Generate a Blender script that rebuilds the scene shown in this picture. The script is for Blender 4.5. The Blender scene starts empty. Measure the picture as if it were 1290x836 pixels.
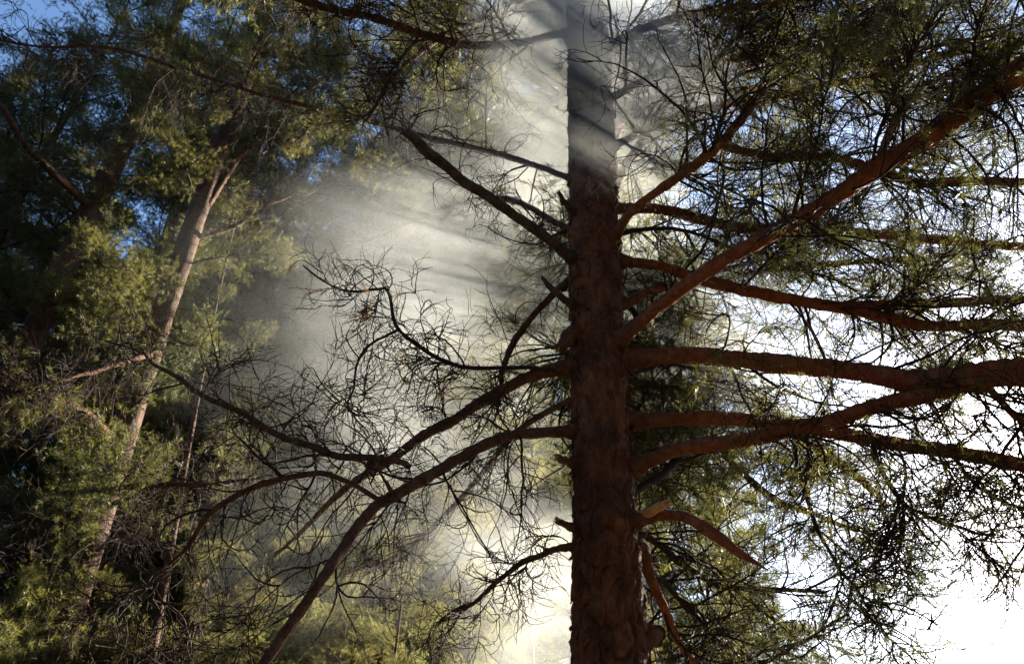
import bpy, math
import numpy as np
from mathutils import Vector, Matrix

# ------------------------------------------------------------------ camera, sky, sun, exposure
S = bpy.context.scene
COL = S.collection
R = math.radians
PITCH, ROLL, FPX = R(32.65), R(2.365), 932.0
CAM = np.array([0.0, 0.0, 1.6])
FWD = np.array([0, math.cos(PITCH), math.sin(PITCH)])
_X0, _U0 = np.array([1.0, 0, 0]), np.array([0, -math.sin(PITCH), math.cos(PITCH)])
RGT = math.cos(ROLL) * _X0 + math.sin(ROLL) * _U0
UPV = -math.sin(ROLL) * _X0 + math.cos(ROLL) * _U0
cam = bpy.data.cameras.new('camera')
cam.sensor_width, cam.lens = 36.0, FPX / 1290 * 36
cam.clip_start, cam.clip_end = 0.05, 3000
camo = bpy.data.objects.new('camera', cam); COL.objects.link(camo)
m = Matrix.Identity(4)
for i in range(3):
    m[i][0], m[i][1], m[i][2], m[i][3] = RGT[i], UPV[i], -FWD[i], CAM[i]
camo.matrix_world = m
S.camera = camo

SUN_AZ, SUN_EL = R(42.0), R(21.0)       # azimuth from +Y towards +X
W = bpy.data.worlds.new('World'); S.world = W; W.use_nodes = True
nt = W.node_tree; bg = nt.nodes['Background']
sky = nt.nodes.new('ShaderNodeTexSky'); sky.sky_type = 'NISHITA'
sky.sun_disc = False; sky.sun_elevation = SUN_EL; sky.sun_rotation = SUN_AZ
sky.air_density, sky.dust_density, sky.ozone_density = 1.0, 1.1, 4.0
nt.links.new(sky.outputs[0], bg.inputs[0]); bg.inputs[1].default_value = 0.06
sl = bpy.data.lights.new('sun', 'SUN'); sl.energy = 5.0; sl.angle = R(0.5); sl.color = (1.0, 0.91, 0.76)
so = bpy.data.objects.new('sun', sl); COL.objects.link(so)
SUNV = np.array([math.cos(SUN_EL) * math.sin(SUN_AZ), math.cos(SUN_EL) * math.cos(SUN_AZ), math.sin(SUN_EL)])
so.rotation_euler = Vector(SUNV).to_track_quat('Z', 'Y').to_euler()
vs = S.view_settings
vs.view_transform, vs.look, vs.gamma, vs.exposure = 'Standard', 'None', 1.0, 2.5
vs.use_curve_mapping = False
S.render.engine = 'CYCLES'
cy = S.cycles
cy.max_bounces, cy.diffuse_bounces, cy.glossy_bounces, cy.transmission_bounces = 3, 2, 1, 2
cy.transparent_max_bounces, cy.volume_bounces = 4, 0
cy.volume_step_rate, cy.volume_max_steps = 1.0, 128
cy.use_denoising = True
cy.use_adaptive_sampling = True; cy.adaptive_threshold = 0.02
cy.sample_clamp_indirect = 4.0
cy.caustics_reflective = cy.caustics_refractive = False

# ------------------------------------------------------------------ helpers
rng = np.random.default_rng(11)

def ray(px, py):
    return FWD + RGT * ((px - 645.0) / FPX) - UPV * ((py - 418.0) / FPX)

def at(px, py, Y):
    """world point where the ray of a photo pixel meets the upright plane at distance Y"""
    d = ray(px, py)
    return CAM + d * ((Y - CAM[1]) / d[1])

def depth(p):
    return float(np.dot(np.asarray(p) - CAM, FWD))

def unit(v):
    return v / np.maximum(np.linalg.norm(v, axis=-1, keepdims=True), 1e-9)

def mesh_from(name, verts, quads=None, tris=None, smooth=True, qmat=None):
    me = bpy.data.meshes.new(name)
    verts = np.asarray(verts, np.float32).reshape(-1, 3)
    q = np.zeros((0, 4), np.int32) if quads is None else np.asarray(quads, np.int32).reshape(-1, 4)
    t = np.zeros((0, 3), np.int32) if tris is None else np.asarray(tris, np.int32).reshape(-1, 3)
    me.vertices.add(len(verts)); me.vertices.foreach_set('co', verts.ravel())
    n = len(q) * 4 + len(t) * 3
    me.loops.add(n); me.loops.foreach_set('vertex_index', np.concatenate([q.ravel(), t.ravel()]))
    me.polygons.add(len(q) + len(t))
    ls = np.concatenate([np.arange(len(q)) * 4, len(q) * 4 + np.arange(len(t)) * 3])
    me.polygons.foreach_set('loop_start', ls.astype(np.int32))
    me.update(calc_edges=True)
    me.polygons.foreach_set('use_smooth', np.full(len(q) + len(t), smooth))
    if qmat is not None:
        me.polygons.foreach_set('material_index', np.asarray(qmat, np.int32))
    me.validate()
    return me

class Geo:
    """collects tubes and triangles of ONE part"""
    def __init__(s): s.v, s.q, s.t, s.n = [], [], [], 0
    def tubes(s, P, Rd, k=3, cap=False):
        P = np.asarray(P, float); Rd = np.asarray(Rd, float)
        T, N = P.shape[:2]
        if T == 0: return
        tan = unit(np.gradient(P, axis=1))
        mean = unit(P[:, -1] - P[:, 0])
        ref = np.where(np.abs(mean[:, 2:3]) < 0.8, np.array([[0, 0, 1.0]]), np.array([[1.0, 0, 0]]))[:, None, :]
        a = unit(np.cross(tan, np.broadcast_to(ref, tan.shape))); b = np.cross(tan, a)
        th = np.arange(k) * 2 * math.pi / k
        V = P[:, :, None, :] + Rd[:, :, None, None] * (a[:, :, None, :] * np.cos(th)[None, None, :, None] + b[:, :, None, :] * np.sin(th)[None, None, :, None])
        idx = np.arange(T * N * k).reshape(T, N, k) + s.n
        nx = np.roll(idx, -1, axis=2)
        s.q.append(np.stack([idx[:, :-1], nx[:, :-1], nx[:, 1:], idx[:, 1:]], -1).reshape(-1, 4))
        s.v.append(V.reshape(-1, 3)); s.n += T * N * k
        if cap:
            c = np.arange(T) + s.n
            s.v.append(P[:, -1]); s.n += T
            e = idx[:, -1]; ne = nx[:, -1]
            s.t.append(np.stack([e, ne, np.broadcast_to(c[:, None], e.shape)], -1).reshape(-1, 3))
    def tris(s, V):
        V = np.asarray(V).reshape(-1, 3)
        s.v.append(V); s.t.append(np.arange(len(V)).reshape(-1, 3) + s.n); s.n += len(V)
    def mesh(s, name, mat, base=(0, 0, 0), smooth=True):
        if not s.v: return None
        me = mesh_from(name, np.concatenate(s.v) - np.asarray(base), np.concatenate(s.q) if s.q else None, np.concatenate(s.t) if s.t else None, smooth)
        me.materials.append(mat)
        return me

def link(name, me, parent=None, kind=None, label=None):
    o = bpy.data.objects.new(name, me); COL.objects.link(o)
    if parent is not None: o.parent = parent
    if kind: o['kind'] = kind
    if label: o['label'] = label
    return o

def thing(name, label, cat, loc, group=None):
    o = bpy.data.objects.new(name, None); COL.objects.link(o)
    o.location = loc; o.empty_display_size = 0.2
    o['label'] = label; o['category'] = cat
    if group: o['group'] = group
    return o

def catmull(pts, n):
    pts = np.asarray(pts, float)
    P = np.vstack([2 * pts[0] - pts[1], pts, 2 * pts[-1] - pts[-2]])
    out = []
    u = np.linspace(0, len(pts) - 1 - 1e-6, n)
    i = u.astype(int); f = (u - i)[:, None]
    a, b, c, d = P[i], P[i + 1], P[i + 2], P[i + 3]
    return 0.5 * (2 * b + (c - a) * f + (2 * a - 5 * b + 4 * c - d) * f ** 2 + (3 * b - a - 3 * c + d) * f ** 3)

def grow(p0, d0, L, N, wob=0.15, curl=0.15, grav=0.0, r=rng):
    T = len(p0)
    ax = unit(r.normal(size=(T, 3))); cu = (r.normal(size=(T, 1)) * curl)
    d = unit(d0); p = p0.copy(); out = [p.copy()]
    st = (np.asarray(L) / (N - 1)).reshape(-1, 1)
    for _ in range(N - 1):
        d = unit(d + np.cross(ax, d) * cu + r.normal(size=(T, 3)) * wob + np.array([0, 0, grav]))
        p = p + d * st
        out.append(p.copy())
    return np.stack(out, 1)

def spawn(P, n, t0=0.15, t1=1.0, r=rng):
    """n starts spread over the paths P: points, local directions, parameter"""
    T, N = P.shape[:2]
    i = r.integers(0, T, n); t = r.uniform(t0, t1, n) * (N - 1.001)
    k = t.astype(int); f = (t - k)[:, None]
    p = P[i, k] * (1 - f) + P[i, k + 1] * f
    d = unit(P[i, k + 1] - P[i, k])
    return p, d, t / (N - 1), i

def side_dir(d, ang, r=rng, up=0.0):
    q = unit(np.cross(d, r.normal(size=d.shape)))
    q[:, 2] += up; q = unit(q)
    a = np.asarray(ang).reshape(-1, 1)
    return unit(d * np.cos(a) + q * np.sin(a))

def needles(P, per, ln, wd, frac=0.45, r=rng):
    """needle triangles along the outer frac of every shoot path"""
    T = len(P)
    if T == 0: return np.zeros((0, 3, 3))
    p, d, _, _ = spawn(np.repeat(P, 1, 0), T * per, 1 - frac, 1.0, r)
    dirn = side_dir(d, r.uniform(0.45, 1.35, len(p)), r)
    l = r.uniform(0.65, 1.15, len(p))[:, None] * ln
    s = unit(np.cross(dirn, r.normal(size=dirn.shape))) * (wd * 0.5)
    return np.stack([p - s, p + s, p + dirn * l], 1)

# ------------------------------------------------------------------ materials
def mat(name):
    m = bpy.data.materials.new(name); m.use_nodes = True
    n = m.node_tree; n.nodes.clear()
    o = n.nodes.new('ShaderNodeOutputMaterial')
    return m, n, o
def N(n, t, **kw):
    x = n.nodes.new('ShaderNode' + t)
    for k, v in kw.items():
        if k in x.inputs: x.inputs[k].default_value = v
        else: setattr(x, k, v)
    return x
def ramp(n, cols):
    x = n.nodes.new('ShaderNodeValToRGB'); e = x.color_ramp.elements
    while len(e) < len(cols): e.new(0.5)
    for k, (p, c) in enumerate(cols): e[k].position = p; e[k].color = (*c, 1)
    return x

def bark_mat(name, dark, mid, light, scale=9.0, stretch=0.3, bump=0.6, upper=None, zlo=4.0, zhi=7.0, root=None, bd=0.012, patch=0.0):
    m, n, o = mat(name); L = n.links.new
    tc = N(n, 'TexCoord'); mp = N(n, 'Mapping'); mp.inputs['Scale'].default_value = (1, 1, stretch)
    L(tc.outputs['Object'], mp.inputs[0])
    a = N(n, 'TexNoise', Scale=scale, Detail=8.0, Roughness=0.65); L(mp.outputs[0], a.inputs['Vector'])
    b = N(n, 'TexNoise', Scale=scale * 5, Detail=5.0, Roughness=0.7); L(mp.outputs[0], b.inputs['Vector'])
    mx = N(n, 'Math', operation='MULTIPLY_ADD'); L(b.outputs[0], mx.inputs[0]); mx.inputs[1].default_value = 0.5; 
    sc = N(n, 'Math', operation='MULTIPLY'); L(a.outputs[0], sc.inputs[0]); sc.inputs[1].default_value = 0.6; L(sc.outputs[0], mx.inputs[2])
    r = ramp(n, [(0.33, dark), (0.53, mid), (0.72, light)]); L(mx.outputs[0], r.inputs[0])
    col = r.outputs[0]
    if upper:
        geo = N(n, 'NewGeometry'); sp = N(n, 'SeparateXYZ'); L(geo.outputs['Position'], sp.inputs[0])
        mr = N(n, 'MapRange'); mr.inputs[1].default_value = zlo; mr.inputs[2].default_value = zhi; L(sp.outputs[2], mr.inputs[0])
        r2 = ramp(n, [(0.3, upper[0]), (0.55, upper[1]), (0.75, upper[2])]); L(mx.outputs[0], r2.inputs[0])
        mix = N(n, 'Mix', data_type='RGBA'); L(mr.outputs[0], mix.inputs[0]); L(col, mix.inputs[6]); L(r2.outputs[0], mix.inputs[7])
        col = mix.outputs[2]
    if patch:
        pn = N(n, 'TexNoise', Scale=4.5, Detail=4.0, Roughness=0.6); L(tc.outputs['Object'], pn.inputs['Vector'])
        pr = ramp(n, [(0.42, (1 - patch, 1 - patch, 1 - patch)), (0.6, (1.15, 1.1, 1.05))]); L(pn.outputs[0], pr.inputs[0])
        mu = N(n, 'Mix', data_type='RGBA', blend_type='MULTIPLY'); mu.inputs[0].default_value = 1.0
        L(col, mu.inputs[6]); L(pr.outputs[0], mu.inputs[7]); col = mu.outputs[2]
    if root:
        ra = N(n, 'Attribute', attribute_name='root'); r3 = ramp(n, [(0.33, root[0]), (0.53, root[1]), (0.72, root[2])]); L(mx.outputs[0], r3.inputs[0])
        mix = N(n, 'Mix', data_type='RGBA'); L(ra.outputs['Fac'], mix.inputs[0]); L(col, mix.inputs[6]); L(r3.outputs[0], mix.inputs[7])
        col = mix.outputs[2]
    p = N(n, 'BsdfPrincipled', Roughness=0.85); p.inputs['Specular IOR Level'].default_value = 0.25
    L(col, p.inputs['Base Color'])
    bp = N(n, 'Bump', Strength=bump, Distance=bd); L(mx.outputs[0], bp.inputs['Height']); L(bp.outputs[0], p.inputs['Normal'])
    L(p.outputs[0], o.inputs[0])
    return m

def needle_mat(name, c1, c2, trans=0.5):
    m, n, o = mat(name); L = n.links.new
    oi = N(n, 'ObjectInfo'); geo = N(n, 'NewGeometry')
    nz = N(n, 'TexNoise', Scale=1.6, Detail=2.0); L(geo.outputs['Position'], nz.inputs['Vector'])
    ad = N(n, 'Math', operation='MULTIPLY_ADD'); L(oi.outputs['Random'], ad.inputs[0]); ad.inputs[1].default_value = 0.35; L(nz.outputs[0], ad.inputs[2])
    ad2 = N(n, 'Math', operation='MULTIPLY_ADD'); L(geo.outputs['Random Per Island'], ad2.inputs[0]); ad2.inputs[1].default_value = 0.3; L(ad.outputs[0], ad2.inputs[2])
    r = ramp(n, [(0.45, c1), (0.95, c2)]); L(ad2.outputs[0], r.inputs[0])
    d = N(n, 'BsdfPrincipled', Roughness=0.45); L(r.outputs[0], d.inputs['Base Color'])
    t = N(n, 'BsdfTranslucent'); 
    hs = N(n, 'HueSaturation', Value=1.9, Saturation=1.05); L(r.outputs[0], hs.inputs['Color']); L(hs.outputs[0], t.inputs[0])
    mx = N(n, 'MixShader'); mx.inputs[0].default_value = trans; L(d.outputs[0], mx.inputs[1]); L(t.outputs[0], mx.inputs[2])
    L(mx.outputs[0], o.inputs[0])
    return m

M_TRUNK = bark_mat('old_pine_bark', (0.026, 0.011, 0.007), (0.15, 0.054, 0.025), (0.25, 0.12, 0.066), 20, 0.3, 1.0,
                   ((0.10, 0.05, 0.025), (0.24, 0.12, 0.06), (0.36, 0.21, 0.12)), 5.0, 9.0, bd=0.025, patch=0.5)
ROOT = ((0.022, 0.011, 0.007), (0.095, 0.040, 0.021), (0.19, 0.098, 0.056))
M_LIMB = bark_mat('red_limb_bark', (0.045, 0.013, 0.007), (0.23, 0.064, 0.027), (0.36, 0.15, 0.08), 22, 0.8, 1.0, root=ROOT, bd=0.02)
M_LIMB_SHADE = bark_mat('shaded_limb_bark', (0.022, 0.010, 0.007), (0.085, 0.035, 0.020), (0.19, 0.10, 0.06), 22, 0.8, 1.0, root=ROOT, bd=0.02)  # darker copy of the limb bark, forest-side shade put into its colour
M_DEAD = bark_mat('grey_dead_wood_bark', (0.016, 0.010, 0.007), (0.05, 0.029, 0.02), (0.12, 0.085, 0.062), 18, 0.8, 0.6)
M_FAR = bark_mat('flaking_orange_bark', (0.016, 0.008, 0.005), (0.048, 0.020, 0.010), (0.13, 0.064, 0.034), 13, 0.4, 1.0)
M_TWIG = bark_mat('dark_twig_bark', (0.010, 0.006, 0.004), (0.026, 0.014, 0.009), (0.05, 0.03, 0.02), 30, 1.0, 0.2)
M_WOOD = bark_mat('splintered_orange_wood', (0.26, 0.11, 0.04), (0.50, 0.25, 0.09), (0.62, 0.38, 0.18), 22, 0.4, 0.4)
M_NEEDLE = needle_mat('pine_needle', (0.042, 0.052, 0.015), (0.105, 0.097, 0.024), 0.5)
M_NEEDLE_LIT = needle_mat('sunlit_tint_needle', (0.074, 0.084, 0.026), (0.145, 0.128, 0.036), 0.65)  # paler, yellower needle copy: the backlit sun glow is put into the colour
M_DRY = needle_mat('dry_orange_needle', (0.30, 0.12, 0.025), (0.40, 0.20, 0.05), 0.5)

def ground_mat():
    m, n, o = mat('forest_floor'); L = n.links.new
    g = N(n, 'NewGeometry'); a = N(n, 'TexNoise', Scale=0.6, Detail=9.0, Roughness=0.7); L(g.outputs['Position'], a.inputs['Vector'])
    r = ramp(n, [(0.35, (0.035, 0.045, 0.018)), (0.55, (0.10, 0.075, 0.045)), (0.7, (0.17, 0.13, 0.08))]); L(a.outputs[0], r.inputs[0])
    p = N(n, 'BsdfPrincipled', Roughness=0.95); L(r.outputs[0], p.inputs[0]); L(p.outputs[0], o.inputs[0])
    return m

# ------------------------------------------------------------------ ground
gx = np.concatenate([[-900, -200, -60], np.linspace(-24, 24, 49), [60, 200, 900]])
gy = np.concatenate([[-900, -200, -60], np.linspace(-24, 40, 65), [80, 240, 900]])
XX, YY = np.meshgrid(gx, gy)
ZZ = 0.06 * np.sin(XX * 0.7 + 1) * np.cos(YY * 0.55) * (np.abs(XX) < 50) * (np.abs(YY) < 50) - 0.03
gi = np.arange(XX.size).reshape(XX.shape)
gm = mesh_from('ground', np.stack([XX, YY, ZZ], -1), np.stack([gi[:-1, :-1], gi[:-1, 1:], gi[1:, 1:], gi[1:, :-1]], -1))
gm.materials.append(ground_mat())
link('ground', gm, kind='structure')

# ------------------------------------------------------------------ the smoke
# puffs: centre (photo pixel + distance), radii in metres, density
PUFFS = [((645, 285), 4.65, (1.95, 0.8, 1.9), 0.78),
         ((560, 450), 5.0, (1.8, 0.8, 1.4), 0.26),
         ((690, 720), 4.9, (0.9, 0.8, 1.4), 0.42),
         ((765, 60), 3.4, (1.1, 0.9, 1.6), 1.7),
         ((850, 440), 4.5, (1.2, 0.9, 1.2), 0.62),
         ((480, 650), 5.3, (1.7, 0.9, 1.2), 0.09),
         ((490, 380), 5.3, (2.5, 0.9, 2.1), 0.07)]
def smoke():
    V, F, n = [], [], 0
    import bmesh
    bm = bmesh.new()
    for (px, py), Y, rad, de in PUFFS:
        c = at(px, py, Y)
        r = bmesh.ops.create_icosphere(bm, subdivisions=4, radius=1.0)
        for v in r['verts']:
            v.co = Vector([c[k] + v.co[k] * rad[k] * 1.02 for k in range(3)])
    me = bpy.data.meshes.new('smoke'); bm.to_mesh(me); bm.free()
    o = link('smoke', me)
    md = o.modifiers.new('merge', 'REMESH'); md.mode = 'VOXEL'; md.voxel_size = 0.14
    dg = bpy.context.evaluated_depsgraph_get()
    me2 = bpy.data.meshes.new_from_object(o.evaluated_get(dg))
    o.modifiers.clear(); o.data = me2
    m, n, out = mat('drifting_smoke'); L = n.links.new
    g = N(n, 'NewGeometry')
    # swirl the coordinates a little
    nz = N(n, 'TexNoise', Scale=0.9, Detail=3.0); L(g.outputs['Position'], nz.inputs['Vector'])
    sb = N(n, 'VectorMath', operation='SUBTRACT'); L(nz.outputs['Color'], sb.inputs[0]); sb.inputs[1].default_value = (0.5, 0.5, 0.5)
    sc = N(n, 'VectorMath', operation='SCALE'); L(sb.outputs[0], sc.inputs[0]); sc.inputs['Scale'].default_value = 1.1
    ad = N(n, 'VectorMath', operation='ADD'); L(g.outputs['Position'], ad.inputs[0]); L(sc.outputs[0], ad.inputs[1])
    total = None
    for (px, py), Y, rad, de in PUFFS:
        c = at(px, py, Y)
        s1 = N(n, 'VectorMath', operation='SUBTRACT'); L(ad.outputs[0], s1.inputs[0]); s1.inputs[1].default_value = tuple(c)
        s2 = N(n, 'VectorMath', operation='DIVIDE'); L(s1.outputs[0], s2.inputs[0]); s2.inputs[1].default_value = rad
        ln = N(n, 'VectorMath', operation='LENGTH'); L(s2.outputs[0], ln.inputs[0])
        mr = N(n, 'MapRange', interpolation_type='SMOOTHSTEP'); L(ln.outputs['Value'], mr.inputs[0])
        mr.inputs[1].default_value = 1.0; mr.inputs[2].default_value = 0.0; mr.inputs[3].default_value = 0.0; mr.inputs[4].default_value = de
        if total is None: total = mr.outputs[0]
        else:
            a = N(n, 'Math', operation='ADD'); L(total, a.inputs[0]); L(mr.outputs[0], a.inputs[1]); total = a.outputs[0]
    # thin sheets of smoke drifting sideways
    mp = N(n, 'Mapping'); mp.inputs['Scale'].default_value = (1.0, 1.0, 1.7); L(ad.outputs[0], mp.inputs[0])
    d2 = N(n, 'TexNoise', Scale=1.5, Detail=5.0, Roughness=0.6); L(mp.outputs[0], d2.inputs['Vector'])
    mr = N(n, 'MapRange'); L(d2.outputs[0], mr.inputs[0]); mr.inputs[1].default_value = 0.34; mr.inputs[2].default_value = 0.66
    mr.inputs[3].default_value = 0.25; mr.inputs[4].default_value = 1.6
    mu = N(n, 'Math', operation='MULTIPLY'); L(total, mu.inputs[0]); L(mr.outputs[0], mu.inputs[1])
    pv = N(n, 'VolumePrincipled'); pv.inputs['Color'].default_value = (0.95, 0.985, 0.965, 1); pv.inputs['Anisotropy'].default_value = 0.45
    L(mu.outputs[0], pv.inputs['Density']); L(pv.outputs[0], out.inputs['Volume'])
    m.cycles.volume_step_rate = 0.35
    m.cycles.homogeneous_volume = False
    o.data.materials.clear(); o.data.materials.append(m)
    o['kind'] = 'stuff'; o['label'] = 'pale sunlit smoke drifting round the big pine trunk'; o['category'] = 'smoke'
    return o
smoke()

# ------------------------------------------------------------------ the big pine
YM = 3.7
TR = [(836, 722, 817), (760, 722, 811), (700, 722, 805), (600, 722, 797), (500, 722, 792), (400, 722, 782), (300, 720, 778), (220, 719, 772), (100, 717, 770), (0, 716, 764)]
tp, trd = [], []
for y, a, b in TR:
    p = at((a + b) / 2, y, YM); tp.append(p); trd.append((b - a) / 2 * depth(p) / FPX)
tp, trd = np.array(tp), np.array(trd)
zb = tp[0, 2]; lo = tp[0] + (tp[0] - tp[3]) / (tp[0] - tp[3])[2] * (0 - zb)
axis_z = np.concatenate([[0, 0.25, 0.7], tp[:, 2], [9.5, 12.5, 15.0]])
def lerp_lo(z): return lo + (tp[0] - lo) * (z / zb)
ax_p = np.vstack([lerp_lo(0), lerp_lo(0.25), lerp_lo(0.7), tp, [tp[-1][0] + 0.03, YM + 0.05, 0], [tp[-1][0] + 0.1, YM + 0.12, 0], [tp[-1][0] + 0.12, YM + 0.1, 0]])
ax_r = np.concatenate([[0.30, 0.245, 0.21], np.maximum.accumulate(trd[::-1])[::-1], [0.10, 0.055, 0.015]])
BASE = np.array([lo[0], lo[1], 0.0])
def trunk_at(z):
    return np.array([np.interp(z, axis_z, ax_p[:, 0]), np.interp(z, axis_z, ax_p[:, 1]), z]), float(np.interp(z, axis_z, ax_r))

def cell_noise(u, v, per_u, seed):
    """distance to the borders of jittered cells, wrapping in u"""
    r = np.random.default_rng(seed); H = 997
    jit = r.uniform(0.1, 0.9, (per_u, H, 2)); hgt = r.uniform(0, 1, (per_u, H))
    iu, iv = np.floor(u).astype(int), np.floor(v).astype(int)
    best = np.full(u.shape, 9.0); sec = best.copy(); hb = np.zeros(u.shape)
    for du in (-1, 0, 1):
        for dv in (-1, 0, 1):
            cu, cv = iu + du, iv + dv
            j = jit[cu % per_u, cv % H]
            d = np.hypot(cu + j[..., 0] - u, cv + j[..., 1] - v)
            h = hgt[cu % per_u, cv % H]
            nb = d < best
            sec = np.where(nb, best, np.minimum(sec, d)); hb = np.where(nb, h, hb); best = np.where(nb, d, best)
    return sec - best, hb

def bark_trunk(zs, axis_fn, nth, cells_u, cell_h, amp, seed):
    th = np.linspace(0, 2 * math.pi, nth, endpoint=False)
    C = np.array([axis_fn(z)[0] for z in zs]); Rr = np.array([axis_fn(z)[1] for z in zs])
    TH, Z = np.meshgrid(th, zs)
    wu = 0.25 * np.sin(Z * 9 + 2 * np.sin(TH * 2)) + 0.15 * np.sin(Z * 23 + TH * 3)
    e, h = cell_noise(TH / (2 * math.pi) * cells_u + wu, Z / cell_h + 0.3 * np.sin(TH * 5 + Z * 7), cells_u, seed)
    e2, h2 = cell_noise(TH / (2 * math.pi) * cells_u * 3 + wu * 2, Z / (cell_h * 0.4), cells_u * 3, seed + 1)
    plate = np.clip(e / 0.30, 0, 1) ** 0.55 * (0.45 + 0.75 * h) + 0.28 * np.clip(e2 / 0.3, 0, 1) * (0.4 + h2)
    lump = 0.03 * np.sin(2 * TH + Z * 1.3) + 0.02 * np.sin(3 * TH - Z * 2.1 + 1) + 0.02 * np.sin(TH + Z * 5.0) + 0.012 * np.sin(4 * TH + Z * 9)
    sc = np.clip(Rr / Rr.max(), 0.25, 1)[:, None]
    RR = Rr[:, None] * (1 + lump) + amp * sc * (plate - 0.75)
    V = np.stack([C[:, 0:1] + RR * np.cos(TH), C[:, 1:2] + RR * np.sin(TH), Z], -1)
    idx = np.arange(V.shape[0] * nth).reshape(V.shape[:2]); nx = np.roll(idx, -1, 1)
    return V, np.stack([idx[:-1], nx[:-1], nx[1:], idx[1:]], -1)

pine = thing('pine_tree', 'big reddish-brown pine with thick bare trunk and many broken limbs, wrapped in smoke', 'pine tree', BASE)
zs = np.concatenate([np.linspace(0, 1.4, 60), np.linspace(1.41, 7.2, 620), np.linspace(7.25, 15, 90)])
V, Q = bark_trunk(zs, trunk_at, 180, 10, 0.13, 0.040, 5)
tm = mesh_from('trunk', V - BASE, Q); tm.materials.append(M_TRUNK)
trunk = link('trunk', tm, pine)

# loose bark flakes standing off the trunk
fr = np.random.default_rng(3)
fl_meshes = []
for k in range(5):
    w, h = fr.uniform(0.014, 0.03), fr.uniform(0.03, 0.07)
    ring = [(-w, 0, 0), (-w * 0.4, 0.003, h * 0.55), (w * 0.5, 0.004, h * 0.6), (w, 0, 0.1 * h), (w * 0.6, 0.006, -h * 0.4), (-w * 0.7, 0.009, -h * 0.5)]
    ring = [(x + fr.normal() * 0.003, y, z + fr.normal() * 0.004) for x, y, z in ring]
    v = ring + [(x * 0.92, y + 0.005, z * 0.92) for x, y, z in ring]
    t = [(0, i, i + 1) for i in range(1, 5)] + [(6, 6 + i + 1, 6 + i) for i in range(1, 5)]
    q = [(i, (i + 1) % 6, 6 + (i + 1) % 6, 6 + i) for i in range(6)]
    me = mesh_from('bark_flake', v, q, t, False); me.materials.append(M_TRUNK); fl_meshes.append(me)
for k in range(230):
    z = fr.uniform(1.8, 5.2); a = fr.uniform(0, 2 * math.pi) if k < 120 else fr.normal() * 0.35 + (-0.15 if k % 3 else math.pi)
    c, r = trunk_at(z)
    o = link('bark_flake', fl_meshes[k % 5], trunk)
    o.location = c - BASE + (r + 0.001) * np.array([math.cos(a), math.sin(a), 0])
    o.rotation_euler = (fr.normal() * 0.22, fr.normal() * 0.35, a - math.pi / 2)

def limb_mesh(P, Rd, mat_, base, k=14, seed=0, amp=0.10, cap=False, root=0.0):
    r = np.random.default_rng(seed)
    n = len(P)
    s = np.concatenate([[0], np.cumsum(np.linalg.norm(np.diff(P, axis=0), axis=1))])
    tan = unit(np.gradient(P, axis=0)); ref = np.array([0, 0, 1.0]) if abs(unit(P[-1] - P[0])[2]) < 0.85 else np.array([1.0, 0, 0])
    a = unit(np.cross(tan, ref)); b = np.cross(tan, a)
    th = np.arange(k) * 2 * math.pi / k
    S_, T_ = np.meshgrid(s, th, indexing='ij')
    per = max(4, k // 2)
    e, h = cell_noise(T_ / (2 * math.pi) * per, S_ / 0.05, per, seed + 7)
    low = sum(r.uniform(0.3, 1) * np.sin(S_ * f + r.uniform(0, 6) + kk * T_) for f, kk in ((3, 0), (7, 1), (13, 2), (29, 1))) / 3
    RR = Rd[:, None] * (1 + amp * (0.6 * low + 1.1 * (np.clip(e / 0.3, 0, 1) * (0.5 + h) - 0.6)))
    V = P[:, None] + RR[..., None] * (a[:, None] * np.cos(T_)[..., None] + b[:, None] * np.sin(T_)[..., None])
    idx = np.arange(n * k).reshape(n, k); nx = np.roll(idx, -1, 1)
    Q = np.stack([idx[:-1], nx[:-1], nx[1:], idx[1:]], -1).reshape(-1, 4)
    V = V.reshape(-1, 3); t = None
    if cap:
        jag = r.uniform(-1, 1, k) * Rd[-1] * 1.1
        V[idx[-1]] += tan[-1] * jag[:, None]
        V = np.vstack([V, P[-1] - tan[-1] * Rd[-1] * 0.5])
        t = np.stack([idx[-1], nx[-1], np.full(k, n * k)], -1)
    me = mesh_from('branch', V - base, Q, t, True)
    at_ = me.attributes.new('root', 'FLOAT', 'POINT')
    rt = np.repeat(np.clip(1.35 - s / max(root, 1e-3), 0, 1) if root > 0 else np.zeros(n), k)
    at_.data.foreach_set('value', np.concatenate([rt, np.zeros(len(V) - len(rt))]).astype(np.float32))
    me.materials.append(mat_)
    if cap:
        me.materials.append(M_WOOD)
        mi = np.zeros(len(Q) + k, np.int32); mi[len(Q):] = 1
        me.polygons.foreach_set('material_index', mi)
    return me

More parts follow.
